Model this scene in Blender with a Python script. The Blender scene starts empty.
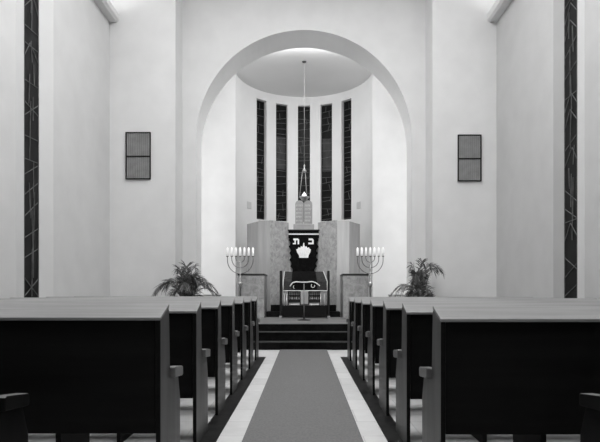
import bpy, bmesh, math, random
from mathutils import Vector, Matrix
random.seed(7)
COL = bpy.context.scene.collection
R = math.radians
F = 530.0            # focal length in pixels of the 600 px wide frame
EYE = 1.10           # eye height in metres
VX, VY = 304.0, 292.0

def PX(x, D): return (x - VX) * D / F          # world x of something D metres away
def PZ(y, D): return EYE + (VY - y) * D / F    # world z of something D metres away

# ------------------------------------------------------------------ materials
def mat(name, v, rough=.6, spec=.3, metal=0, noise=None, bump=0, emit=0, var=None):
    """grey procedural material. noise=(scale_xyz, amount, detail) modulates albedo"""
    m = bpy.data.materials.new(name); m.use_nodes = True
    nt = m.node_tree; b = nt.nodes['Principled BSDF']
    b.inputs['Base Color'].default_value = (v, v, v, 1)
    b.inputs['Roughness'].default_value = rough
    b.inputs['Specular IOR Level'].default_value = spec
    b.inputs['Metallic'].default_value = metal
    if emit:
        b.inputs['Emission Color'].default_value = (1, 1, 1, 1)
        b.inputs['Emission Strength'].default_value = emit
    if noise:
        sc, amt, det = noise
        tc = nt.nodes.new('ShaderNodeTexCoord'); mp = nt.nodes.new('ShaderNodeMapping')
        mp.inputs['Scale'].default_value = sc
        nz = nt.nodes.new('ShaderNodeTexNoise'); nz.inputs['Scale'].default_value = 1
        nz.inputs['Detail'].default_value = det
        cr = nt.nodes.new('ShaderNodeValToRGB')
        lo, hi = max(v * (1 - amt), .001), min(v * (1 + amt), 1)
        cr.color_ramp.elements[0].position = .32; cr.color_ramp.elements[1].position = .68
        cr.color_ramp.elements[0].color = (lo, lo, lo, 1); cr.color_ramp.elements[1].color = (hi, hi, hi, 1)
        nt.links.new(tc.outputs['Object'], mp.inputs['Vector'])
        nt.links.new(mp.outputs['Vector'], nz.inputs['Vector'])
        nt.links.new(nz.outputs['Fac'], cr.inputs['Fac'])
        nt.links.new(cr.outputs['Color'], b.inputs['Base Color'])
        if bump:
            bp = nt.nodes.new('ShaderNodeBump'); bp.inputs['Strength'].default_value = bump
            bp.inputs['Distance'].default_value = .01
            nt.links.new(nz.outputs['Fac'], bp.inputs['Height'])
            nt.links.new(bp.outputs['Normal'], b.inputs['Normal'])
    return m

def tile_mat(name, v, joint, w, h, rough=.45, spec=.3):
    m = bpy.data.materials.new(name); m.use_nodes = True
    nt = m.node_tree; b = nt.nodes['Principled BSDF']
    tc = nt.nodes.new('ShaderNodeTexCoord'); br = nt.nodes.new('ShaderNodeTexBrick')
    br.inputs['Scale'].default_value = 1; br.inputs['Brick Width'].default_value = w
    br.inputs['Row Height'].default_value = h; br.inputs['Mortar Size'].default_value = .006
    br.inputs['Color1'].default_value = (v, v, v, 1)
    br.inputs['Color2'].default_value = (v * .86, v * .86, v * .86, 1)
    br.inputs['Mortar'].default_value = (joint, joint, joint, 1)
    nz = nt.nodes.new('ShaderNodeTexNoise'); nz.inputs['Scale'].default_value = 9; nz.inputs['Detail'].default_value = 5
    mx = nt.nodes.new('ShaderNodeMix'); mx.data_type = 'RGBA'; mx.blend_type = 'OVERLAY'
    mx.inputs['Factor'].default_value = .25
    nt.links.new(tc.outputs['Object'], br.inputs['Vector'])
    nt.links.new(tc.outputs['Object'], nz.inputs['Vector'])
    nt.links.new(br.outputs['Color'], mx.inputs['A']); nt.links.new(nz.outputs['Color'], mx.inputs['B'])
    bw = nt.nodes.new('ShaderNodeRGBToBW')
    nt.links.new(mx.outputs['Result'], bw.inputs['Color'])
    nt.links.new(bw.outputs['Val'], b.inputs['Base Color'])
    b.inputs['Roughness'].default_value = rough; b.inputs['Specular IOR Level'].default_value = spec
    return m

def marble_mat(name, v, vein, scale=3.0, rough=.35, spec=.3):
    m = bpy.data.materials.new(name); m.use_nodes = True
    nt = m.node_tree; b = nt.nodes['Principled BSDF']
    tc = nt.nodes.new('ShaderNodeTexCoord')
    n1 = nt.nodes.new('ShaderNodeTexNoise'); n1.inputs['Scale'].default_value = scale
    n1.inputs['Detail'].default_value = 9; n1.inputs['Roughness'].default_value = .7
    n1.inputs['Distortion'].default_value = .7
    cr = nt.nodes.new('ShaderNodeValToRGB')
    cr.color_ramp.elements[0].position = .33; cr.color_ramp.elements[0].color = (vein, vein, vein, 1)
    cr.color_ramp.elements[1].position = .62; cr.color_ramp.elements[1].color = (v, v, v, 1)
    nt.links.new(tc.outputs['Object'], n1.inputs['Vector'])
    nt.links.new(n1.outputs['Fac'], cr.inputs['Fac'])
    nt.links.new(cr.outputs['Color'], b.inputs['Base Color'])
    b.inputs['Roughness'].default_value = rough; b.inputs['Specular IOR Level'].default_value = spec
    return m

M = dict(
    plaster=mat('plaster', .70, .9, .1, noise=((2.2, 2.2, 2.2), .03, 4), bump=.05),
    plaster_dim=mat('plaster_dim', .70, .9, .1, noise=((2, 2, 2), .03, 4)),
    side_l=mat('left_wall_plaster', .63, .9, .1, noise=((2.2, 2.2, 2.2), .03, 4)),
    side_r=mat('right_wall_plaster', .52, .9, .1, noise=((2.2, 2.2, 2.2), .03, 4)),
    arch_soffit=mat('arch_soffit_brightened', .90, .8, .1, noise=((2, 2, 2), .02, 2)),  # plaster made paler: apse light on the reveal put into its colour
    apse=mat('apse_plaster', .78, .9, .1, noise=((2, 2, 2), .02, 3)),
    ceil=mat('ceiling_paint', .75, .9, .1, noise=((1, 1, 1), .02, 2)),
    floor=tile_mat('pale_stone_tiles', .66, .50, .9, .45),
    platform=mat('platform_stone', .19, .5, .3, noise=((3, 3, 3), .2, 5)),
    band=marble_mat('dark_stone_band', .028, .002, 7, .35, .1),
    riser=marble_mat('black_marble_steps', .009, .0015, 7, .7, .08),
    tread=mat('lighter_step_edge', .04, .5, .3, noise=((6, 6, 6), .3, 5)),  # a little lighter than the risers
    carpet=mat('grey_carpet', .17, .95, .05, noise=((60, 60, 60), .12, 3), bump=.3),
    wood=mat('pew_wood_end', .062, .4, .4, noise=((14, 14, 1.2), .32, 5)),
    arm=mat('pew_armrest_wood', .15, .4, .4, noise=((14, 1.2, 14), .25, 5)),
    ledge=mat('pew_wood_ledge_lit', .215, .38, .4, noise=((1.0, 22, 22), .2, 5)),  # same wood as the ends; light from above put into a paler tone
    dark=mat('pew_wood_shaded', .006, .6, .12, noise=((1, 14, 14), .3, 3)),  # near-black tone paints in the shade on pew backs and near edges
    seat=mat('pew_seat_wood', .04, .5, .3, noise=((1, 14, 14), .3, 3)),
    marble=marble_mat('veined_marble', .46, .24, 9.0),
    marble2=marble_mat('pedestal_marble', .37, .20, 7.0),
    stone=mat('plain_stone_panel', .32, .6, .25, noise=((9, 9, 1), .1, 4)),
    stone_lt=mat('pale_lit_stone', .46, .6, .25, noise=((12, 12, .8), .08, 4)),
    slab=mat('dark_slab', .03, .4, .3, noise=((5, 5, 5), .3, 3)),
    tablet=mat('tablet_stone', .36, .7, .2, noise=((8, 8, 8), .08, 4)),
    engrave=mat('tablet_engraving', .75, .8, .1, noise=((8, 8, 8), .08, 4)),
    velvet=mat('black_velvet', .006, .95, .05, noise=((20, 20, 20), .4, 3)),
    velvet2=mat('black_cover_cloth', .04, .9, .08, noise=((20, 20, 20), .3, 3)),
    white=mat('white_embroidery', .85, .8, .1, noise=((30, 30, 30), .05, 2)),
    cream=mat('pale_trim', .7, .7, .2, noise=((30, 30, 30), .05, 2)),
    iron=mat('black_iron', .015, .45, .4, .3, noise=((20, 20, 20), .3, 2)),
    brass=mat('menorah_metal', .2, .32, .5, .75, noise=((20, 20, 20), .15, 2)),
    silver=mat('silver_metal', .5, .3, .5, .7, noise=((20, 20, 20), .1, 2)),
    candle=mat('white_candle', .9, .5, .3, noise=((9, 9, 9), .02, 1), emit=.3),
    flame=mat('lamp_glass', .9, .3, .4, noise=((9, 9, 9), .02, 1), emit=.8),
    glass=mat('dark_stained_glass', .009, .4, .12, noise=((3, 3, 1.5), .7, 3)),
    glass_pale=mat('paler_stained_glass', .05, .4, .15, noise=((4, 4, 2), .4, 3)),
    lead=mat('window_lead_lines', .12, .6, .3, noise=((8, 8, 8), .3, 2)),
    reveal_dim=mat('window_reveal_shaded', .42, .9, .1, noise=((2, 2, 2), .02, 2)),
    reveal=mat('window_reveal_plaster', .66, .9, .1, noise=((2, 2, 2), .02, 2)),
    louvre=mat('grille_louvre', .26, .6, .25, noise=((8, 8, 8), .1, 2)),
    louvre2=mat('grille_gap', .2, .7, .2, noise=((8, 8, 8), .1, 2)),
    frame=mat('grille_frame', .012, .6, .2, noise=((8, 8, 8), .2, 2)),
    cove=mat('cove_housing', .72, .8, .15, noise=((3, 3, 3), .02, 2)),
    tube=mat('lamp_tube', .9, .5, .2, noise=((3, 3, 3), .01, 2), emit=1.5),
    leaf=mat('palm_leaf', .085, .5, .35, noise=((5, 5, 5), .45, 3)),
    leaf2=mat('palm_leaf_pale', .16, .5, .35, noise=((5, 5, 5), .35, 3)),
    wallback=mat('dark_rear_wall', .05, .8, .1, noise=((2, 2, 2), .1, 3)),
    pot=mat('plant_pot', .10, .6, .3, noise=((5, 5, 5), .2, 3)),
    soil=mat('potting_soil', .02, .95, .05, noise=((30, 30, 30), .5, 4)),
    patch=mat('faint_square_patch', .60, .8, .15, noise=((5, 5, 5), .02, 2)),
    lamp_box=mat('ceiling_lamp_box', .8, .6, .2, noise=((5, 5, 5), .02, 2), emit=2),
)

# ------------------------------------------------------------------ mesh builder
class MB:
    def __init__(s): s.bm = bmesh.new(); s.mi = 0
    def face(s, pts):
        vs = [s.bm.verts.new(p) for p in pts]
        f = s.bm.faces.new(vs); f.material_index = s.mi; return f
    def box(s, x0, x1, y0, y1, z0, z1, bev=0, mtx=None):
        x0, x1 = sorted((x0, x1)); y0, y1 = sorted((y0, y1)); z0, z1 = sorted((z0, z1))
        b = bmesh.new(); bmesh.ops.create_cube(b, size=1)
        for v in b.verts:
            v.co = Vector(((x0 + x1) / 2 + v.co.x * (x1 - x0), (y0 + y1) / 2 + v.co.y * (y1 - y0), (z0 + z1) / 2 + v.co.z * (z1 - z0)))
        if bev: bmesh.ops.bevel(b, geom=b.edges[:], offset=bev, segments=2, affect='EDGES', profile=.5)
        if mtx: b.transform(mtx)
        s.merge(b); return s
    def merge(s, b):
        mp = {}
        for v in b.verts: mp[v] = s.bm.verts.new(v.co)
        for f in b.faces:
            try:
                g = s.bm.faces.new([mp[v] for v in f.verts]); g.material_index = s.mi; g.smooth = f.smooth
            except ValueError: pass
        b.free()
    def prism(s, pts, axis, a0, a1, bev=0):
        """polygon pts in the plane across axis, extruded a0..a1. axis x: (y,z); y: (x,z); z: (x,y)"""
        def P(p, a):
            return (a, p[0], p[1]) if axis == 'x' else (p[0], a, p[1]) if axis == 'y' else (p[0], p[1], a)
        b = bmesh.new()
        lo = [b.verts.new(P(p, a0)) for p in pts]; hi = [b.verts.new(P(p, a1)) for p in pts]
        n = len(pts)
        b.faces.new(lo); b.faces.new(list(reversed(hi)))
        for i in range(n): b.faces.new([lo[i], hi[i], hi[(i + 1) % n], lo[(i + 1) % n]])
        bmesh.ops.recalc_face_normals(b, faces=b.faces[:])
        if bev: bmesh.ops.bevel(b, geom=b.edges[:], offset=bev, segments=2, affect='EDGES', profile=.5)
        s.merge(b); return s
    def tube(s, pts, r, n=8, r1=None, cap=True):
        pts = [Vector(p) for p in pts]; b = bmesh.new(); rings = []
        m = len(pts)
        for i, p in enumerate(pts):
            d = (pts[min(i + 1, m - 1)] - pts[max(i - 1, 0)]).normalized()
            up = Vector((0, 1, 0)) if abs(d.y) < .9 else Vector((1, 0, 0))
            u = d.cross(up).normalized(); w = d.cross(u)
            rr = r if r1 is None else r + (r1 - r) * i / (m - 1)
            rings.append([b.verts.new(p + (u * math.cos(t) + w * math.sin(t)) * rr) for t in [2 * math.pi * k / n for k in range(n)]])
        for i in range(m - 1):
            for k in range(n):
                f = b.faces.new([rings[i][k], rings[i][(k + 1) % n], rings[i + 1][(k + 1) % n], rings[i + 1][k]]); f.smooth = True
        if cap: b.faces.new(list(reversed(rings[0]))); b.faces.new(rings[-1])
        bmesh.ops.recalc_face_normals(b, faces=b.faces[:])
        s.merge(b); return s
    def lathe(s, prof, c=(0, 0), n=24):
        b = bmesh.new(); rings = []
        for (r, z) in prof:
            rings.append([b.verts.new((c[0] + max(r, .0005) * math.cos(2 * math.pi * k / n), c[1] + max(r, .0005) * math.sin(2 * math.pi * k / n), z)) for k in range(n)])
        for i in range(len(prof) - 1):
            for k in range(n):
                f = b.faces.new([rings[i][k], rings[i][(k + 1) % n], rings[i + 1][(k + 1) % n], rings[i + 1][k]]); f.smooth = True
        b.faces.new(list(reversed(rings[0]))); b.faces.new(rings[-1])
        bmesh.ops.recalc_face_normals(b, faces=b.faces[:])
        s.merge(b); return s
    def build(s, name, mats, parent=None, off=(0, 0, 0), recalc=True):
        if recalc: bmesh.ops.recalc_face_normals(s.bm, faces=s.bm.faces[:])
        if off != (0, 0, 0): s.bm.transform(Matrix.Translation(-Vector(off)))
        me = bpy.data.meshes.new(name); s.bm.to_mesh(me); s.bm.free()
        for m in (mats if isinstance(mats, (list, tuple)) else [mats]): me.materials.append(m)
        o = bpy.data.objects.new(name, me); COL.objects.link(o)
        if parent:
            o.parent = parent
        elif off != (0, 0, 0): o.location = off
        return o

def tag(o, label=None, cat=None, group=None, kind=None):
    if label: o['label'] = label
    if cat: o['category'] = cat
    if group: o['group'] = group
    if kind: o['kind'] = kind
    return o
def thing(name, label, cat, loc, group=None):
    o = bpy.data.objects.new(name, None); COL.objects.link(o); o.location = loc; o.empty_display_size = .2
    return tag(o, label, cat, group)
def struct(o, label=None, cat=None): return tag(o, label, cat, None, 'structure')
def copy_tree(o, parent=None):
    c = o.copy(); COL.objects.link(c); c.parent = parent
    for ch in list(o.children): copy_tree(ch, c)
    return c

# ------------------------------------------------------------------ key depths
Y_STEP = 10.05; PLAT = .465; Y_PLAT = 10.65
Y_FRONT = 11.4; Y_ARCH = 12.05; Y_ARCHB = 12.75; Y_APSE = 14.5
WX = 4.18; TOP = 8.5; RA = 1.874; APTOP = 7.12

# ------------------------------------------------------------------ room shell
b = MB(); b.box(-4.7, 4.7, -3.2, Y_PLAT + .02, -.2, 0)
struct(b.build('floor', M['floor']))
b = MB(); b.box(-4.18, 4.18, Y_PLAT, 16.6, 0, PLAT); struct(b.build('floor_platform', M['platform']))
# front steps: three dark risers up to the platform
for i, (y0, z0, z1) in enumerate(((Y_STEP, 0, .147), (Y_STEP + .3, 0, .316))):
    b = MB(); b.mi = 0; b.box(-2.1, 2.1, y0, Y_PLAT, z0 + .002, z1 - .012); b.mi = 1
    b.box(-2.1, 2.1, y0 - .012, Y_PLAT, z1 - .012, z1)
    struct(b.build('floor_step', [M['riser'], M['tread']]))
b = MB(); b.box(-4.17, 4.17, Y_PLAT - .02, Y_PLAT, 0.003, PLAT - .012)
struct(b.build('trim_1', M['riser']))
# dark stone bands under the pew ends
struct(MB().box(-.80, -.645, -3, 8.95, .0, .004).build('trim_2', M['band']))
struct(MB().box(.615, .77, -3, 8.95, .0, .004).build('trim_3', M['band']))

Z0, Z1 = .93, 6.3   # side window sill and head
def side_wall(s, name, W, ys):
    y0, g0, g1, y1 = ys; d = .12; T = .45
    b = MB()
    b.prism([(s * W, -3.2), (s * W, y0), (s * (W + d), g0), (s * (W + T), g0), (s * (W + T), -3.2)], 'z', 0, TOP)
    b.prism([(s * W, Y_FRONT + .02), (s * W, y1), (s * (W + d), g1), (s * (W + T), g1), (s * (W + T), Y_FRONT + .02)], 'z', 0, TOP)
    b.prism([(s * W, y0), (s * W, y1), (s * (W + d), g1), (s * (W + T), g1), (s * (W + T), g0), (s * (W + d), g0)], 'z', 0, Z0)
    b.prism([(s * W, y0), (s * W, y1), (s * (W + d), g1), (s * (W + T), g1), (s * (W + T), g0), (s * (W + d), g0)], 'z', Z1, TOP)
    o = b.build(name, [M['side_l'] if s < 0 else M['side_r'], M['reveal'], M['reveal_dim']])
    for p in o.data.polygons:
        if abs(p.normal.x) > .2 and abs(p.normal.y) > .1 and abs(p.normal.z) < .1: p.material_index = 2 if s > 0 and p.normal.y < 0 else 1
    return struct(o)
YL = (7.70, 8.14, 8.58, 8.84); YR = (7.82, 8.26, 8.66, 8.80); WR = 4.14
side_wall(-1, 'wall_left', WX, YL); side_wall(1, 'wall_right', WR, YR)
struct(MB().box(-4.7, 4.7, -3.4, -3.2, 0, TOP).build('wall_back', M['wallback']))
struct(MB().box(-4.7, 4.7, -3.4, 12.8, TOP, TOP + .2).build('ceiling', M['ceil']))
for s, nm in ((-1, 'wall_front_left'), (1, 'wall_front_right')):
    struct(MB().box(s * 2.765, s * 4.62, Y_FRONT, Y_ARCHB, 0, TOP).build(nm, M['plaster']))

# side window glass and leading
def lead_net(b, W, H, bar, seed, mode):
    """network of lead lines in a W x H pane: returns strips in (u,v), drawn as thin boxes in x-z plane"""
    rnd = random.Random(seed)
    def seg(u0, v0, u1, v1, w=bar):
        d = Vector((u1 - u0, v1 - v0)); L = d.length
        if L < .01: return
        n = Vector((-d.y, d.x)) / L * w / 2
        b.prism([(u0 + n.x, v0 + n.y), (u1 + n.x, v1 + n.y), (u1 - n.x, v1 - n.y), (u0 - n.x, v0 - n.y)], 'y', -.012, .004)
    if mode == 'side':
        v = .1
        while v < H - .3:
            k = rnd.random(); st = rnd.uniform(.22, .36)
            if k < .55: seg(0, v, W, v + rnd.choice((-1, 1, 1)) * rnd.uniform(.1, .3))
            elif k < .8:
                u = W * rnd.uniform(.35, .65); seg(0, v, u, v + .28); seg(u, v + .28, W, v + .05)
            else: seg(0, v, W, v + .02)
            if rnd.random() < .75:
                u = W * rnd.uniform(.3, .7); seg(u, v, u + rnd.uniform(-.05, .05), min(v + rnd.uniform(.3, .8), H))
            v += st
    else:
        v = .06
        while v < H - .1:
            seg(0, v, W, v + rnd.uniform(-.05, .07))
            if rnd.random() < .45:
                u = W * rnd.uniform(.25, .75); seg(u, v, u + rnd.uniform(-.06, .06), min(v + .2, H))
            v += rnd.uniform(.10, .26)
    for (u0, v0, u1, v1) in ((0, 0, 0, H), (W, 0, W, H), (0, 0, W, 0), (0, H, W, H)):
        seg(u0, v0, u1, v1, bar * 1.3)

def side_window(s, W, ys, name, seed):
    g0, g1 = ys[1], ys[2]; w = g1 - g0; H = Z1 - Z0
    p = MB().box(0, w, 0, .03, 0, H).build(name, M['glass'])
    p.location = (s * (W + .125), g1 if s < 0 else g0, Z0)
    p.rotation_euler.z = R(-90) if s < 0 else R(90)
    # local x runs along the wall, local -y looks into the hall
    if s < 0:
        p.location = (-(W + .125), g0, Z0); p.rotation_euler.z = R(90)
    else:
        p.location = (W + .125, g1, Z0); p.rotation_euler.z = R(-90)
    struct(p)
    b = MB(); lead_net(b, w, H, .0095, seed, 'side'); b.build('window_leading', M['lead'], p)
    return p
side_window(-1, WX, YL, 'window_1', 3); side_window(1, WR, YR, 'window_2', 11)

# arch wall
def arch_wall():
    b = MB()
    NF = 48
    def ring(hw, zc, base=0.0):
        pts = [(-hw, base)] + [(-hw * math.cos(math.pi * i / NF), zc + hw * math.sin(math.pi * i / NF)) for i in range(NF + 1)] + [(hw, base)]
        return pts
    def outer(pts, X, zc):
        out = []
        for i, (x, z) in enumerate(pts):
            if i == 0: out.append((-X, z)); continue
            if i == len(pts) - 1: out.append((X, z)); continue
            dx, dz = x, z - zc
            t = min(X / abs(dx) if abs(dx) > 1e-6 else 1e9, (TOP - zc) / dz if dz > 1e-6 else 1e9)
            out.append((dx * t, zc + dz * t))
        return out
    fr = ring(2.444, 4.613); bk = ring(2.47, 4.50)
    fo = outer(fr, 2.80, 4.613); bo = outer(bk, 3.45, 4.50)
    for i in range(len(fr) - 1):
        for pts, o, y in ((fr, fo, Y_ARCH), (bk, bo, Y_ARCHB)):
            b.face([(pts[i][0], y, pts[i][1]), (pts[i + 1][0], y, pts[i + 1][1]), (o[i + 1][0], y, o[i + 1][1]), (o[i][0], y, o[i][1])])
            (x0, z0), (x1, z1) = o[i], o[i + 1]
            if abs(x0 - x1) > 1e-4 and abs(z0 - z1) > 1e-4:   # corner filler
                cx = math.copysign(max(abs(x0), abs(x1)), x0); b.face([(x0, y, z0), (x1, y, z1), (cx, y, TOP)])
        f = b.face([(fr[i][0], Y_ARCH, fr[i][1]), (fr[i + 1][0], Y_ARCH, fr[i + 1][1]), (bk[i + 1][0], Y_ARCHB, bk[i + 1][1]), (bk[i][0], Y_ARCHB, bk[i][1])])
        f.smooth = True; f.material_index = 1
    return struct(b.build('wall_front_arch', [M['plaster_dim'], M['arch_soffit']], recalc=False))
arch_wall()
# sanctuary chamber behind the arch
struct(MB().box(-3.6, -3.4, Y_ARCHB, Y_APSE + .1, 0, TOP).build('wall_chamber_left', M['plaster']))
struct(MB().box(3.4, 3.6, Y_ARCHB, Y_APSE + .1, 0, TOP).build('wall_chamber_right', M['plaster']))
struct(MB().box(-3.6, 3.6, Y_ARCHB - .0, 16.7, APTOP, APTOP + .2).build('ceiling_chamber', M['ceil']))
for s, nm in ((-1, 'wall_niche_left'), (1, 'wall_niche_right')):
    struct(MB().box(s * RA, s * 3.45, Y_APSE, Y_APSE + .2, 0, APTOP).build(nm, M['plaster']))

# curved apse with five slots
WINS = [-42.8, -21.4, 0, 21.4, 42.8]; HA = 5.7; WZ0, WZ1 = 3.27, 6.86
def apse():
    b = MB(); T = .22
    edges = [-90]
    for c in WINS: edges += [c - HA, c + HA]
    edges += [90]
    def P(r, t, z): return (r * math.sin(R(t)), Y_APSE + r * math.cos(R(t)), z)
    for k in range(len(edges) - 1):
        a0, a1 = edges[k], edges[k + 1]; win = k % 2 == 1
        n = max(1, int(round((a1 - a0) / 2.9)))
        for i in range(n):
            t0 = a0 + (a1 - a0) * i / n; t1 = a0 + (a1 - a0) * (i + 1) / n
            for (z0, z1) in ([(PLAT, WZ0), (WZ1, APTOP)] if win else [(PLAT, WZ0), (WZ0, WZ1), (WZ1, APTOP)]):
                f = b.face([P(RA, t0, z0), P(RA, t1, z0), P(RA, t1, z1), P(RA, t0, z1)])
            if win:
                b.face([P(RA, t0, WZ0), P(RA, t1, WZ0), P(RA + T, t1, WZ0), P(RA + T, t0, WZ0)])
                b.face([P(RA, t0, WZ1), P(RA, t1, WZ1), P(RA + T, t1, WZ1), P(RA + T, t0, WZ1)])
        if win:
            for t in (a0, a1):
                b.face([P(RA, t, WZ0), P(RA + T, t, WZ0), P(RA + T, t, WZ1), P(RA, t, WZ1)])
    bmesh.ops.remove_doubles(b.bm, verts=b.bm.verts[:], dist=.0005)
    o = b.build('wall_apse', M['apse'])
    return struct(o)
apse()
for k, c in enumerate(WINS):
    rg = RA + .13; w = 2 * (rg + .02) * math.sin(R(HA)); H = WZ1 - WZ0
    p = MB().box(-w / 2, w / 2, 0, .02, 0, H).build('window_%d' % (k + 3), M['glass'])
    p.location = (rg * math.sin(R(c)), Y_APSE + rg * math.cos(R(c)), WZ0); p.rotation_euler.z = R(-c)
    struct(p)
    b = MB(); lead_net(b, w, H, .010, 21 + k, 'apse'); o = b.build('window_leading', M['lead'], p); o.location.x = -w / 2
    if k in (1, 3):
        z0, z1 = (1.62, 2.62) if k == 1 else (1.55, 2.55)
        MB().box(-w * .42, w * .42, -.006, 0, z0, z1).build('pale_pane', M['glass_pale'], p)
# small flush squares on the apse wall, slightly darker than its plaster
for s, nm in ((-1, 'left'), (1, 'right')):
    a = s * 59
    o = MB().box(-.10, .10, -.012, .0, -.10, .10, bev=.004).build('wall_patch', M['patch'])
    o.location = ((RA - .006) * math.sin(R(a)), Y_APSE + (RA - .006) * math.cos(R(a)), 3.63); o.rotation_euler.z = R(-a)
    tag(o, 'faint square vent on the curved apse wall, ' + ('left' if s < 0 else 'right') + ' of the tall windows', 'patch')

# ------------------------------------------------------------------ cove light housings along the hall's side walls
for s, W in ((-1, WX), (1, WR)):
    t = thing('cove_light', 'white cove light trough along the top of the %s side wall' % ('left' if s < 0 else 'right'), 'light', (s * W, Y_FRONT, 6.9))
    b = MB()
    # trough in section: bottom, lip and stepped front
    prof = [(0, 0), (.15 * -s, 0), (.20 * -s, .05), (.20 * -s, .17), (.17 * -s, .17), (.17 * -s, .06), (0, .06)]
    b.prism([(x, z) for x, z in prof], 'y', -14.0, -.002)
    b.build('housing', M['cove'], t)
    MB().tube([(-.08 * s, -13.8, .10), (-.08 * s, -.6, .09)], .016).build('lamp_tube', M['tube'], t)

# loudspeaker / ventilation grilles
def grille(x0, x1, y0, y1, label):
    xa, xb = PX(x0, Y_FRONT), PX(x1, Y_FRONT); za, zb = PZ(y1, Y_FRONT), PZ(y0, Y_FRONT)
    w, h = xb - xa, zb - za
    t = thing('wall_grille', label, 'grille', ((xa + xb) / 2, Y_FRONT, za))
    b = MB(); fw = .02
    for (u0, u1, v0, v1) in ((-w / 2, -w / 2 + fw, 0, h), (w / 2 - fw, w / 2, 0, h), (-w / 2 + fw, w / 2 - fw, 0, fw), (-w / 2 + fw, w / 2 - fw, h - fw, h), (-w / 2 + fw, w / 2 - fw, h * .485 - .012, h * .485 + .012)):
        b.box(u0, u1, -.045, -.001, v0, v1, bev=.004)
    b.build('frame', M['frame'], t)
    for (v0, v1) in ((fw, h * .485 - .012), (h * .485 + .012, h - fw)):
        b = MB(); b.mi = 1; b.box(-w / 2 + fw, w / 2 - fw, -.012, -.001, v0, v1); b.mi = 0
        n = 11
        for i in range(n):
            u = -w / 2 + fw + (w - 2 * fw) * (i + .5) / n
            b.box(u - .016, u + .016, -.03, -.012, v0, v1, bev=.004)
        b.build('louvre_panel', [M['louvre'], M['louvre2']], t)
grille(126, 151, 132.5, 179.5, 'grey louvred wall grille in black frame on the left front wall')
grille(457.5, 481, 135, 181.5, 'grey louvred wall grille in black frame on the right front wall')

# ------------------------------------------------------------------ aisle carpet
b = MB(); b.box(-.455, .435, -2.9, Y_STEP - .015, .0005, .012, bev=.004)
tag(b.build('carpet_runner', M['carpet']), 'long plain grey carpet runner down the middle of the aisle', 'carpet')

# ------------------------------------------------------------------ pews
PL = 2.98
ENDP = [(0.006, 0), (0.006, .947), (.165, 1.008), (.185, 1.0), (.21, .64), (.24, .615), (.40, .605), (.455, .45), (.455, 0)]
def make_pew(s, label, L=PL):
    t = thing('pew', label, 'pew', (0, 0, 0))
    X = lambda u: s * u
    for u0 in (0, L - .032):
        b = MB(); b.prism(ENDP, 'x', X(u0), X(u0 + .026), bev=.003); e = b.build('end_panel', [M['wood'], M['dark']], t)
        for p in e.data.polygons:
            if p.normal.y < -.6 or L < PL: p.material_index = 1  # near edges and the whole short pew end coloured as in shade
        u1 = -.028 if u0 == 0 else u0 - .002
        b = MB(); b.prism([(.215, .610), (.215, .668), (.23, .674), (.405, .652), (.415, .645), (.415, .60), (.40, .594)], 'x', X(u1), X(u1 + .062), bev=.006)
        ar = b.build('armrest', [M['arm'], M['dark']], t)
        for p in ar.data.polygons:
            if L < PL and p.normal.z < .7: p.material_index = 1  # short pew: armrest sides coloured as shade, top left light
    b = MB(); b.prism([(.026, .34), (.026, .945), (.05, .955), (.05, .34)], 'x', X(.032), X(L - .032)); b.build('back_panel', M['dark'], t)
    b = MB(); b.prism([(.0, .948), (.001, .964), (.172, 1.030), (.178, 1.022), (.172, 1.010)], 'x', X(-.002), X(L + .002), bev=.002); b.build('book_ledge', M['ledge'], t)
    b = MB(); b.prism([(.06, .39), (.06, .425), (.46, .445), (.49, .435), (.49, .405), (.46, .395)], 'x', X(.032), X(L - .032), bev=.004); b.build('seat', M['seat'], t)
    b = MB(); b.prism([(.05, .43), (.05, .95), (.065, .95), (.16, .43)], 'x', X(.034), X(L - .034)); b.build('backrest', M['seat'], t)
    for u in (.575, 1.95):
        b = MB(); b.prism([(.07, 0), (.07, .392), (.47, .392), (.44, 0)], 'x', X(u - .015), X(u + .015)); b.build('support_leg', M['dark'], t)
    return t
def row_words(i):
    return ['nearest the camera', 'second from the camera', 'third from the camera', 'fourth from the camera', 'fifth from the camera', 'sixth from the camera', 'farthest from the camera, closest to the steps'][i]
protos = {}
for s, side, x0, D0, sp, dz in ((-1, 'left', .765, 2.82, .943, 0), (1, 'right', .727, 2.81, .936, -.008)):
    for i in range(7):
        lab = 'dark wooden pew left of the aisle, ' if s < 0 else 'dark wooden pew right of the aisle, '
        lab += row_words(i)
        if i == 0: protos[s] = make_pew(s, lab); o = protos[s]
        else: o = copy_tree(protos[s]); o['label'] = lab
        o.location = (s * x0, D0 + sp * i, 0); o['group'] = 'pews in rows along the aisle'
        if dz: o.scale.z = 1 + dz
    o = make_pew(s, 'x', 2.4); o.location = (s * 1.275, D0 - sp + .12, 0); o.scale.z = .985; o['group'] = 'pews in rows along the aisle'
    o['label'] = 'pew cut off at the lower %s corner, only its armrest end showing' % side

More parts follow.
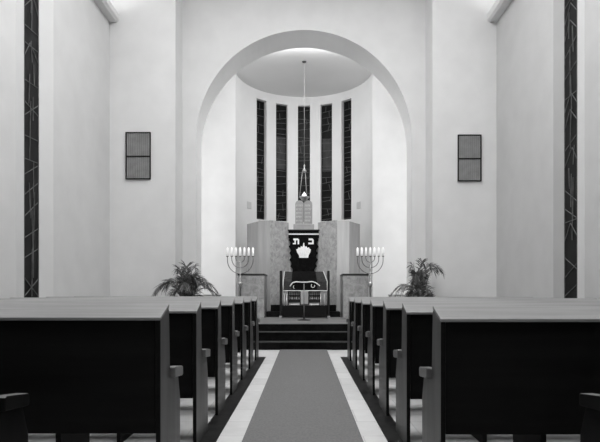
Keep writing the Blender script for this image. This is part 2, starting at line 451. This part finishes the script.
# ------------------------------------------------------------------ ark of stone panels
YA = 14.0
ark = thing('torah_ark', 'tall folded stone ark screen of veined marble panels below the windows', 'ark', (0, YA, PLAT))
def panel(name, x0, y0, x1, y1, z0, z1, m, th=.06, bev=.006):
    d = Vector((x1 - x0, y1 - y0)).normalized(); n = Vector((-d.y, d.x)) * th
    if n.y < 0: n = -n
    b = MB(); b.prism([(x0, y0), (x1, y1), (x1 + n.x, y1 + n.y), (x0 + n.x, y0 + n.y)], 'z', z0, z1, bev=bev)
    return b.build(name, m, ark, off=(0, YA, PLAT))
ZT = PZ(220, YA)
PB = PLAT + .001
panel('marble_panel', PX(270.5, YA), YA, PX(288.7, 14.5), 14.5, PB, ZT, M['marble'])
panel('front_panel', PX(258.5, YA), YA, PX(270.0, YA), YA, PB, ZT - .01, M['stone'])
panel('wing_panel', PX(247, 14.6), 14.6, PX(258.3, YA + .03), YA + .03, PB, ZT - .03, M['stone'])
panel('marble_panel', PX(317.8, 14.5), 14.5, PX(336.5, YA), YA, PB, ZT, M['marble'])
panel('front_panel', PX(337.0, YA), YA, PX(349.3, YA), YA, PB, ZT - .01, M['stone_lt'])  # paler than its left twin: stronger light put into the colour
panel('wing_panel', PX(349.9, YA + .03), YA + .03, PX(360, 14.6), 14.6, PB, ZT - .03, M['stone'])
b = MB(); b.box(-.50, .46, 14.55, 15.0, PB, 2.80, bev=.01); b.build('ark_cabinet', M['stone_lt'], ark, off=(0, YA, PLAT))
# dark steps in front of the ark
for k, (x0, x1, y0, z1) in enumerate(((-.96, .92, 13.46, .60), (-.86, .83, 13.66, .766))):
    if k == 0: b = MB(); b.box(x0, x1, y0, 13.98, PLAT + .001, z1, bev=.006)
    else: b = MB(); b.box(x0, x1, y0, 13.98, .6005, z1, bev=.006); b.box(-.40, .36, 13.98, 14.53, .6005, z1)
    tag(b.build('ark_step', M['riser']), ('low black stone step before the ark, the wide lower one' if k == 0 else 'low black stone step before the ark, the narrow upper one'), 'step')

# tablets of the law
TD = 14.75
tb = thing('tablets_of_the_law', 'pale twin round-topped stone tablets standing on top of the ark', 'tablets', (0, TD, 2.801))
def tablet(cx, w, z0, z1):
    pts = [(cx - w / 2, z0)] + [(cx - w / 2 * math.cos(math.pi * i / 12), z1 - w / 2 * .9 + w / 2 * .9 * math.sin(math.pi * i / 12)) for i in range(13)] + [(cx + w / 2, z0)]
    return pts
zb = PZ(224.5, TD) - 2.801; zt = PZ(200.5, TD) - 2.801
cx = PX(303.8, TD); tw = .232
b = MB(); b.box(cx - .285, cx + .285, -.09, .09, .0, zb, bev=.01); b.build('tablet_base', M['tablet'], tb)
for s in (-1, 1):
    c = cx + s * .12
    b = MB(); b.prism(tablet(c, tw, zb, zt), 'y', -.035, .035, bev=.006); tp = b.build('tablet', M['tablet'], tb)
    b = MB(); rnd = random.Random(5 + s)
    for r in range(5):
        z = zb + .075 + r * .105; u = c - tw / 2 + .03
        while u < c + tw / 2 - .05:
            w = rnd.uniform(.018, .03); b.box(u, u + .007, -.039, -.034, z, z + .045); b.box(u, u + w, -.039, -.034, z + .038, z + .047)
            u += w + .014
    b.build('engraved_lines', M['engrave'], tp)

# parochet: black velvet ark curtain
CD = 14.46
cu = thing('ark_curtain', 'black velvet ark curtain with white crown and two Hebrew letters', 'curtain', (0, CD, 0))
xl, xr = PX(288.6, CD), PX(318.8, CD)
def cloth():
    b = MB(); n = 60; m = 24
    ztop, zbot = PZ(230.5, CD), 1.25
    grid = []
    for i in range(n + 1):
        z = ztop + (zbot - ztop) * i / n; yp = VY - (z - EYE) * F / CD
        a = 0
        if yp > 238: a = .055 * abs(math.sin((yp - 240) * math.pi / 6.6)) + (.015 if yp > 250 else 0)
        if yp > 262: a += min((yp - 262) / 12, 1) * .07
        L = xl + (a if yp > 238 else 0); Rr = xr - (a if yp > 238 else 0)
        grid.append([b.bm.verts.new((L + (Rr - L) * k / m, -.015 + .012 * math.sin(k / m * math.pi * 6) * min(1, i / 12), z)) for k in range(m + 1)])
    for i in range(n):
        for k in range(m):
            f = b.bm.faces.new([grid[i][k], grid[i][k + 1], grid[i + 1][k + 1], grid[i + 1][k]]); f.smooth = True
    return b
cl = cloth().build('curtain_cloth', M['velvet'], cu)
sm = cl.modifiers.new('thick', 'SOLIDIFY'); sm.thickness = .01
b = MB(); b.box(xl - .005, xr + .005, -.045, -.029, PZ(234.9, CD), PZ(233.6, CD)); b.build('pale_braid', M['cream'], cu)
b = MB(); b.tube([(xl - .02, -.01, PZ(230.3, CD)), (xr + .02, -.01, PZ(230.3, CD))], .02, 10)
b.build('curtain_rod', M['iron'], cu)
def pos(x, y): return (PX(x, CD), PZ(y, CD))
def poly(name, parts, m):
    b = MB()
    for pts in parts: b.prism([pos(x, y) for x, y in pts], 'y', -.046, -.03)
    return b.build(name, m, cu)
# tav (left) and kaf (right)
poly('hebrew_letter_tav', [[(293.3, 238.6), (298.0, 238.6), (299.2, 239.8), (299.2, 244.4), (297.6, 244.4), (297.6, 240.4), (293.3, 240.4)],
                           [(294.4, 240.4), (295.9, 240.4), (295.9, 244.4), (292.9, 244.4), (292.9, 243.2), (294.4, 243.2)]], M['white'])
poly('hebrew_letter_kaf', [[(308.6, 238.6), (312.3, 238.6), (313.7, 240.0), (313.7, 244.4), (308.2, 244.4), (308.2, 242.7), (312.0, 242.7), (312.0, 240.4), (308.6, 240.4)]], M['white'])
crown = [(299.4, 257.9), (308.2, 257.9), (308.7, 255.2), (310.2, 252.6), (310.9, 249.6), (309.6, 248.9), (308.9, 247.3), (307.4, 248.1), (306.4, 246.3), (305.0, 246.9),
         (304.4, 245.2), (304.3, 243.0), (303.2, 243.0), (303.1, 245.2), (302.5, 246.9), (301.1, 246.3), (300.1, 248.1), (298.6, 247.3), (297.9, 248.9), (296.2, 249.6), (297.1, 252.6), (298.8, 255.2)]
poly('white_crown', [crown], M['white'])
b = MB()
for dx in (-3.0, -1.2, .9, 2.7):
    b.tube([(PX(303.7 + dx * .7, CD), -.047, PZ(256, CD)), (PX(303.7 + dx, CD), -.047, PZ(252.5, CD)), (PX(303.7 + dx * .7, CD), -.047, PZ(249.2, CD))], .005, 6)
b.build('crown_stitching', M['engrave'], cu)

# stone pedestals beside the ark
for x0, x1, label in ((238, 264.3, 'veined marble pedestal with dark top left of the ark, behind a menorah'), (343, 368.3, 'veined marble pedestal with dark top right of the ark, behind a menorah')):
    D = 13.0; xa, xb = PX(x0, D), PX(x1, D); zt = PZ(273.6, D)
    t = thing('stone_pedestal', label, 'pedestal', ((xa + xb) / 2, D, PLAT)); w = (xb - xa) / 2
    MB().box(-w, w, 0, .93, .001, zt - PLAT - .045, bev=.008).build('pedestal_body', M['marble2'], t)
    MB().box(-w - .012, w + .012, -.012, .93, zt - PLAT - .045, zt - PLAT, bev=.006).build('top_slab', M['slab'], t)

# ------------------------------------------------------------------ reading table
TY = 12.98
tt = thing('reading_table', 'black-draped reading table with pale piping and metal legs before the ark', 'table', (0, TY, PLAT))
def loc(x, y, D): return (PX(x, D), D - TY, PZ(y, D) - PLAT)
z = lambda y, D=TY: PZ(y, D) - PLAT
zf = z(281.5); zb2 = PZ(271.5, TY + .45) - PLAT; zl = z(290.8)
xa, xb = PX(283.2, TY), PX(327.2, TY); xc, xd = PX(284.6, TY + .45), PX(323.4, TY + .45)
b = MB()
b.face([(xa, 0, zf), (xb, 0, zf), (xd, .45, zb2), (xc, .45, zb2)])
b.face([(xa, -.006, zl), (xb, -.006, zl), (xb, 0, zf), (xa, 0, zf)])
b.face([(xa, 0, zf), (xc, .45, zb2), (xc, .45, zl), (xa, -.006, zl)])
b.face([(xb, 0, zf), (xd, .45, zb2), (xd, .45, zl), (xb, -.006, zl)])
b.face([(xc, .45, zb2), (xd, .45, zb2), (xd, .45, zl), (xc, .45, zl)])
b.face([(xa, -.006, zl), (xb, -.006, zl), (xd, .45, zl), (xc, .45, zl)])
bmesh.ops.remove_doubles(b.bm, verts=b.bm.verts[:], dist=.0005)
b.build('table_cover', M['velvet2'], tt)
b = MB(); e = .006; q0, q1 = PX(291.5, TY), PX(317, TY); r0, r1 = PX(292.5, TY + .45), PX(315.5, TY + .45)
b.face([(q0, -e, zf + e), (q1, -e, zf + e), (r1, .45, zb2 + e), (r0, .45, zb2 + e)])
b.face([(q0, -.012, zl + .03), (q1, -.012, zl + .03), (q1, -e, zf + e), (q0, -e, zf + e)])
b.build('table_runner', M['velvet'], tt)
b = MB(); pr = .011
b.tube([(xc, .45, zb2 + .004), (xa, -.004, zf + .004), (xa, -.012, zl), (xb, -.012, zl), (xb, -.004, zf + .004), (xd, .45, zb2 + .004)], pr, 6)
b.build('pale_piping', M['cream'], tt)
for px_ in (280.8, 328.6):
    b = MB(); x = PX(px_, TY + .1)
    b.box(x - .026, x + .026, .06, .42, .0, PZ(271, TY + .25) - PLAT, bev=.005); sp = b.build('side_frame', M['iron'], tt)
    MB().box(x - .035, x + .035, .0, .45, .0, .05, bev=.008).build('foot', M['louvre'], sp)
for px_ in (284.3, 286.6, 320.6, 324.3):
    x = PX(px_, TY + .03)
    MB().tube([(x, .03, .02), (x, .03, zl + .01)], .0105, 8).build('leg', M['silver'], tt)
MB().box(PX(282, TY), PX(327, TY), .0, .03, .02, z(305.5), bev=.005).build('shade_board', M['dark'], tt)  # added dark board, stands in for shadow and plinth below the legs
MB().box(PX(282, TY), PX(327, TY), .06, .40, PZ(305.2, TY) - PLAT - .02, PZ(305.2, TY) - PLAT, bev=.004).build('lower_shelf', M['iron'], tt)
for x0, x1 in ((288.5, 300.2), (308.8, 320.0)):
    xa_, xb_ = PX(x0, TY + .1), PX(x1, TY + .1); g = MB(); Y0, Y1 = .10, .115
    zt_, zb_ = z(291), z(305)
    for u in (xa_, xb_): g.box(u - .012, u + .012, Y0, Y1, zb_, zt_)
    for yy, hh in ((291.6, .03), (295.9, .034), (300.9, .075)):
        g.box(xa_, xb_, Y0, Y1, z(yy) - hh / 2, z(yy) + hh / 2)
    n = 5
    for i in range(1, n):
        u = xa_ + (xb_ - xa_) * i / n; g.box(u - .006, u + .006, Y0, Y1, z(299.5), zt_)
    for i in range(3):   # scrolls
        u = xa_ + (xb_ - xa_) * (i + .5) / 3
        g.tube([(u + .028 * math.cos(a), Y0 - .005, z(298.0) + .022 * math.sin(a)) for a in [k * .5 for k in range(11)]], .007, 6)
    g.build('lattice_panel', M['iron'], tt)
    g = MB(); g.box(xa_ + .012, xb_ - .012, .13, .145, zb_, zt_); g.build('pale_backing', M['cream'], tt)

# slender stand with a bowed bar in front of the table
SD = 11.9
st = thing('bowed_bar_stand', 'slender metal stand with pale bowed top bar before the reading table', 'stand', (PX(304, SD), SD, PLAT))
zz = lambda y: PZ(y, SD) - PLAT
MB().lathe([(.0, .0), (.15, .0), (.15, .012), (.03, .03), (.014, .06), (.014, .08)], n=20).build('base', M['iron'], st)
MB().tube([(0, 0, .06), (0, 0, zz(282))], .011, 8).build('pole', M['louvre2'], st)
pts = [(-.315, -.02, zz(286.4)), (-.29, -.02, zz(284.6)), (-.25, -.02, zz(282.6)), (-.18, -.02, zz(281.8)), (-.06, -.02, zz(282.2)), (.06, -.02, zz(282.2)), (.18, -.02, zz(281.6)), (.26, -.02, zz(282.6)), (.32, -.02, zz(284.6)), (.355, -.02, zz(286))]
MB().tube(pts, .0125, 8).build('bowed_bar', M['cream'], st)
b = MB(); b.tube([(.20 + .04 * math.cos(a), -.02, zz(285.8) + .038 * math.sin(a)) for a in [2.2 + k * .45 for k in range(11)]], .008, 6)
b.tube([(-.22 + .02 * math.cos(a), -.02, zz(287) + .03 * math.sin(a)) for a in [1.5 + k * .5 for k in range(8)]], .007, 6)
b.build('hook', M['cream'], st)

# ------------------------------------------------------------------ menorahs
def make_menorah(label):
    t = thing('menorah', label, 'menorah', (0, 0, PLAT), 'menorahs flanking the ark')
    D = 12.78; k = D / F
    zc = PZ(256.6, D) - PLAT
    MB().lathe([(0, 0), (.16, 0), (.16, .02), (.10, .05), (.035, .09), (.025, .13), (.018, .2), (.018, .2)], n=24).build('base', M['brass'], t)
    zk = PZ(284, D) - PLAT
    MB().lathe([(.016, .18), (.016, zk - .07), (.03, zk - .075), (.058, zk - .03), (.066, zk), (.058, zk + .03), (.03, zk + .075), (.014, zk + .07), (.012, zc)], n=16).build('stem', M['silver'], t)
    for r, zlow in ((4.4, 262.3), (8.5, 267.8), (12.8, 273.6)):
        rx = r * k; zl_ = PZ(zlow, D) - PLAT; h = zc - zl_ 
        rr = min(rx * 1.05, h); zc2 = zl_ + rr
        pts = [(-rx, 0, zc)] + [(-rx * math.cos(math.pi * i / 24), 0, zc2 - rr * math.sin(math.pi * i / 24)) for i in range(25)] + [(rx, 0, zc)]
        MB().tube(pts, .0095, 8).build('branch', M['brass'], t)
    for i in range(-3, 4):
        x = i * 4.25 * k
        MB().lathe([(.008, zc - .01), (.03, zc + .006), (.032, zc + .018), (.022, zc + .02)], c=(x, 0), n=14).build('candle_cup', M['brass'], t)
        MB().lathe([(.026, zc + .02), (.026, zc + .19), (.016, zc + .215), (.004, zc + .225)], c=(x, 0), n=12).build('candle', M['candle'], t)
    return t
m1 = make_menorah('seven-branched menorah with white candles on the left, beside the left pedestal')
m1.location = (PX(240.2, 12.78), 12.78, PLAT)
m2 = copy_tree(m1); m2['label'] = 'seven-branched menorah with white candles on the right, beside the right pedestal'
m2.location = (PX(370.3, 12.78), 12.78, PLAT)

# ------------------------------------------------------------------ eternal lamp
LD = 13.85
el = thing('hanging_lamp', 'small hanging eternal lamp on a long cord before the middle window', 'lamp', (PX(304.3, LD), LD, APTOP))
zz = lambda y: PZ(y, LD) - APTOP
MB().lathe([(.004, -.04), (.03, -.035), (.06, -.012), (.06, -.001)], n=18).build('ceiling_rose', M['slab'], el)
MB().tube([(0, 0, -.03), (0, 0, zz(166))], .0075, 6).build('cord', M['louvre'], el)
MB().lathe([(.004, zz(164)), (.02, zz(166)), (.012, zz(168)), (.05, zz(170.5)), (.055, zz(171.5)), (.02, zz(172.5))], n=16).build('finial', M['silver'], el)
for a in (90, 210, 330):
    MB().tube([(.05 * math.cos(R(a + 90)), .05 * math.sin(R(a + 90)), zz(171.5)), (.125 * math.cos(R(a + 90)), .125 * math.sin(R(a + 90)), zz(197))], .0075, 6).build('hanging_rod', M['silver'], el)
MB().lathe([(.004, zz(201.5)), (.03, zz(200.8)), (.08, zz(199.6)), (.125, zz(197.6)), (.135, zz(196.8)), (.115, zz(197)), (.02, zz(199))], n=24).build('bowl', M['silver'], el)
MB().lathe([(.05, zz(198.2)), (.07, zz(196.5)), (.055, zz(194.5)), (.022, zz(193.2)), (.006, zz(191.8))], n=16).build('light_glass', M['flame'], el)

# ------------------------------------------------------------------ potted palms
def make_palm(label, x, Dp, spec, seed, hw):
    rnd = random.Random(seed)
    t = thing('potted_palm', label, 'plant', (x, Dp, PLAT))
    MB().lathe([(0, .001), (.13, .001), (.16, .03), (.19, .33), (.205, .36), (.18, .36), (.17, .31), (0, .31)], n=24).build('pot', M['pot'], t)
    MB().lathe([(0, .30), (.172, .312), (.1, .325), (0, .33)], n=20).build('soil', M['soil'], t)
    for (az, reach, top, droop, LS) in spec:
        az = R(az + rnd.uniform(-6, 6)); n = 16; d = Vector((math.cos(az), math.sin(az) * .5, 0))
        p0 = Vector((.04 * math.cos(az), .04 * math.sin(az), .31))
        p2 = p0 + d * reach + Vector((0, 0, top - .31 - droop)); p1 = p0 + d * reach * .38 + Vector((0, 0, (top - .31) * 1.25))
        pts = [(1 - q) ** 2 * p0 + 2 * q * (1 - q) * p1 + q * q * p2 for q in [i / n for i in range(n + 1)]]
        b = MB(); b.tube(pts, .007, 5, r1=.002)
        for i in range(5, n + 1):
            q = i / n; tg = (pts[min(i + 1, n)] - pts[i - 1]).normalized()
            sd = tg.cross(Vector((math.sin(az), -math.cos(az), 0)))
            sd = tg.cross(Vector((0, 0, 1))) if abs(tg.z) < .93 else Vector((math.cos(az + 1.57), math.sin(az + 1.57), 0))
            sd.normalize()
            for sg in (-1, 1):
                L = LS * (.22 * math.sin(q * math.pi * .82) + .05) * rnd.uniform(.75, 1.15)
                dr = (tg * .8 + sd * sg * rnd.uniform(.4, .8) + Vector((rnd.uniform(-.15, .15), rnd.uniform(-.15, .15), -.1 - .35 * q * (1 - abs(tg.z))))).normalized()
                wv = tg.cross(dr).cross(dr).normalized() * .011
                a0 = pts[i]; a1 = a0 + dr * L * .5; a2 = a0 + dr * L + Vector((0, 0, -.22 * L))
                for pp in (a1, a2): pp.y = min(pp.y, Y_FRONT - Dp - .04)
                b.face([a0 - wv * .4, a0 + wv * .4, a1 + wv, a1 - wv]); b.face([a1 - wv, a1 + wv, a2])
        b.build('frond', M['leaf'] if rnd.random() < .6 else M['leaf2'], t, recalc=False)
    return t
def palm_spec(seed, sides, ups, lows):
    rnd = random.Random(seed); sp = list(sides)
    for k in range(ups[0]):
        az = rnd.uniform(0, 360); sp.append((az, rnd.uniform(.06, ups[1]), rnd.uniform(.78, ups[2]), rnd.uniform(.0, .12), rnd.uniform(.7, 1.0)))
    for k in range(lows[0]):
        az = rnd.uniform(0, 360); sp.append((az, rnd.uniform(.14, lows[1]), rnd.uniform(.55, .78), rnd.uniform(.05, .2), rnd.uniform(.8, 1.1)))
    return sp
specL = palm_spec(2, [(180, .66, 1.0, .42, 1.2), (186, .54, 1.0, .34, 1.2), (172, .44, .98, .26, 1.1), (192, .34, .94, .2, 1.0), (0, .60, .96, .30, 1.1), (8, .50, .94, .30, 1.1), (-10, .40, .96, .2, 1.0), (20, .66, .86, .32, 1.0), (150, .2, 1.12, .03, .9), (40, .2, 1.16, .05, .9), (90, .1, 1.14, .0, .9)], (20, .36, 1.08), (12, .34))
specR = palm_spec(6, [(180, .56, .92, .34, 1.0), (174, .44, .90, .3, 1.0), (186, .34, .86, .24, 1.0), (0, .44, 1.2, .16, .9), (10, .34, 1.22, .12, .9), (-8, .26, 1.16, .1, .9), (150, .16, 1.18, .02, .8), (60, .16, 1.26, .03, .8), (30, .3, 1.24, .1, .8)], (12, .20, 1.06), (16, .24))
make_palm('leafy potted palm with drooping fronds left of the arch', PX(186, 10.95), 10.95, specL, 4, .7)
make_palm('leafy potted palm with upright fronds right of the arch', PX(419.5, 10.95), 10.95, specR, 9, .6)

# low white ledges just inside the arch jambs
for x0, x1, lab in ((203, 219.5, 'low white box inside the left side of the arch, behind the palm'), (390, 404.5, 'low white box inside the right side of the arch, behind the palm')):
    D = 12.9; zt = PZ(294.6, D)
    t = thing('low_box', lab, 'box', (PX((x0 + x1) / 2, D), D, PLAT)); w = (PX(x1, D) - PX(x0, D)) / 2
    MB().box(-w + .015, w - .015, .01, .3, .001, zt - PLAT - .025, bev=.005).build('box_body', M['reveal'], t)
    MB().box(-w, w, 0, .31, zt - PLAT - .025, zt - PLAT, bev=.004).build('box_top', M['stone'], t)

# ------------------------------------------------------------------ lights
def area(name, loc, rot, sx, sy, power):
    l = bpy.data.lights.new(name, 'AREA'); l.shape = 'RECTANGLE'; l.size = sx; l.size_y = sy; l.energy = power
    o = bpy.data.objects.new(name, l); COL.objects.link(o); o.location = loc; o.rotation_euler = rot; return o
# unseen overhead area lights, added for general brightness and front-wall fill
area('hall_overhead_fill', (0, 6.6, TOP - .1), (0, 0, 0), 4.5, 5.5, 480)
area('hall_rear_fill', (0, .5, TOP - .1), (R(22), 0, 0), 4.5, 3.0, 330)
for s, W in ((-1, WX), (1, WR)):
    area('cove_lamp', (s * (W - .07), 5.3, 7.0), (0, R(180 - s * 18), 0), .12, 10.8, 200 if s < 0 else 165)
for s in (-1, 1):   # tubes hidden behind the arch jambs, washing the chamber wall
    area('arch_jamb_lamp', (s * 2.95, Y_ARCHB + .12, 3.5), (R(90), 0, 0), .3, 5.8, 33)
area('apse_fill', (0, Y_ARCHB + .12, 7.04), (R(42), 0, 0), 3.2, .1, 62)  # added unseen strip above the arch back to brighten the apse
def spot(name, loc, target, power, ang, size=.25):
    l = bpy.data.lights.new(name, 'SPOT'); l.energy = power; l.spot_size = R(ang); l.spot_blend = .6; l.shadow_soft_size = size
    o = bpy.data.objects.new(name, l); COL.objects.link(o); o.location = loc
    o.rotation_euler = (Vector(target) - Vector(loc)).to_track_quat('-Z', 'Y').to_euler(); return o
for s in (-1, 1):
    spot('ark_fill_spot', (s * 1.2, 5.0, TOP - .3), (0, 13.6, 1.6), 700, 22)  # added spots without fixtures, brighten the ark and table front
w = bpy.data.worlds.new('World'); w.use_nodes = True; bpy.context.scene.world = w
w.node_tree.nodes['Background'].inputs['Color'].default_value = (.03, .03, .03, 1)

# ------------------------------------------------------------------ camera
cam = bpy.data.cameras.new('camera'); co = bpy.data.objects.new('camera', cam); COL.objects.link(co)
cam.sensor_width = 36; cam.lens = 36 * F / 600
cam.shift_x = -(VX - 300) / 600; cam.shift_y = (VY - 221) / 600
co.location = (0, 0, EYE); co.rotation_euler = (R(90), 0, 0)
cam.clip_start = .05
sc = bpy.context.scene; sc.camera = co
sc.view_settings.view_transform = 'Standard'; sc.view_settings.look = 'None'; sc.view_settings.exposure = 0
sc.cycles.use_denoising = True
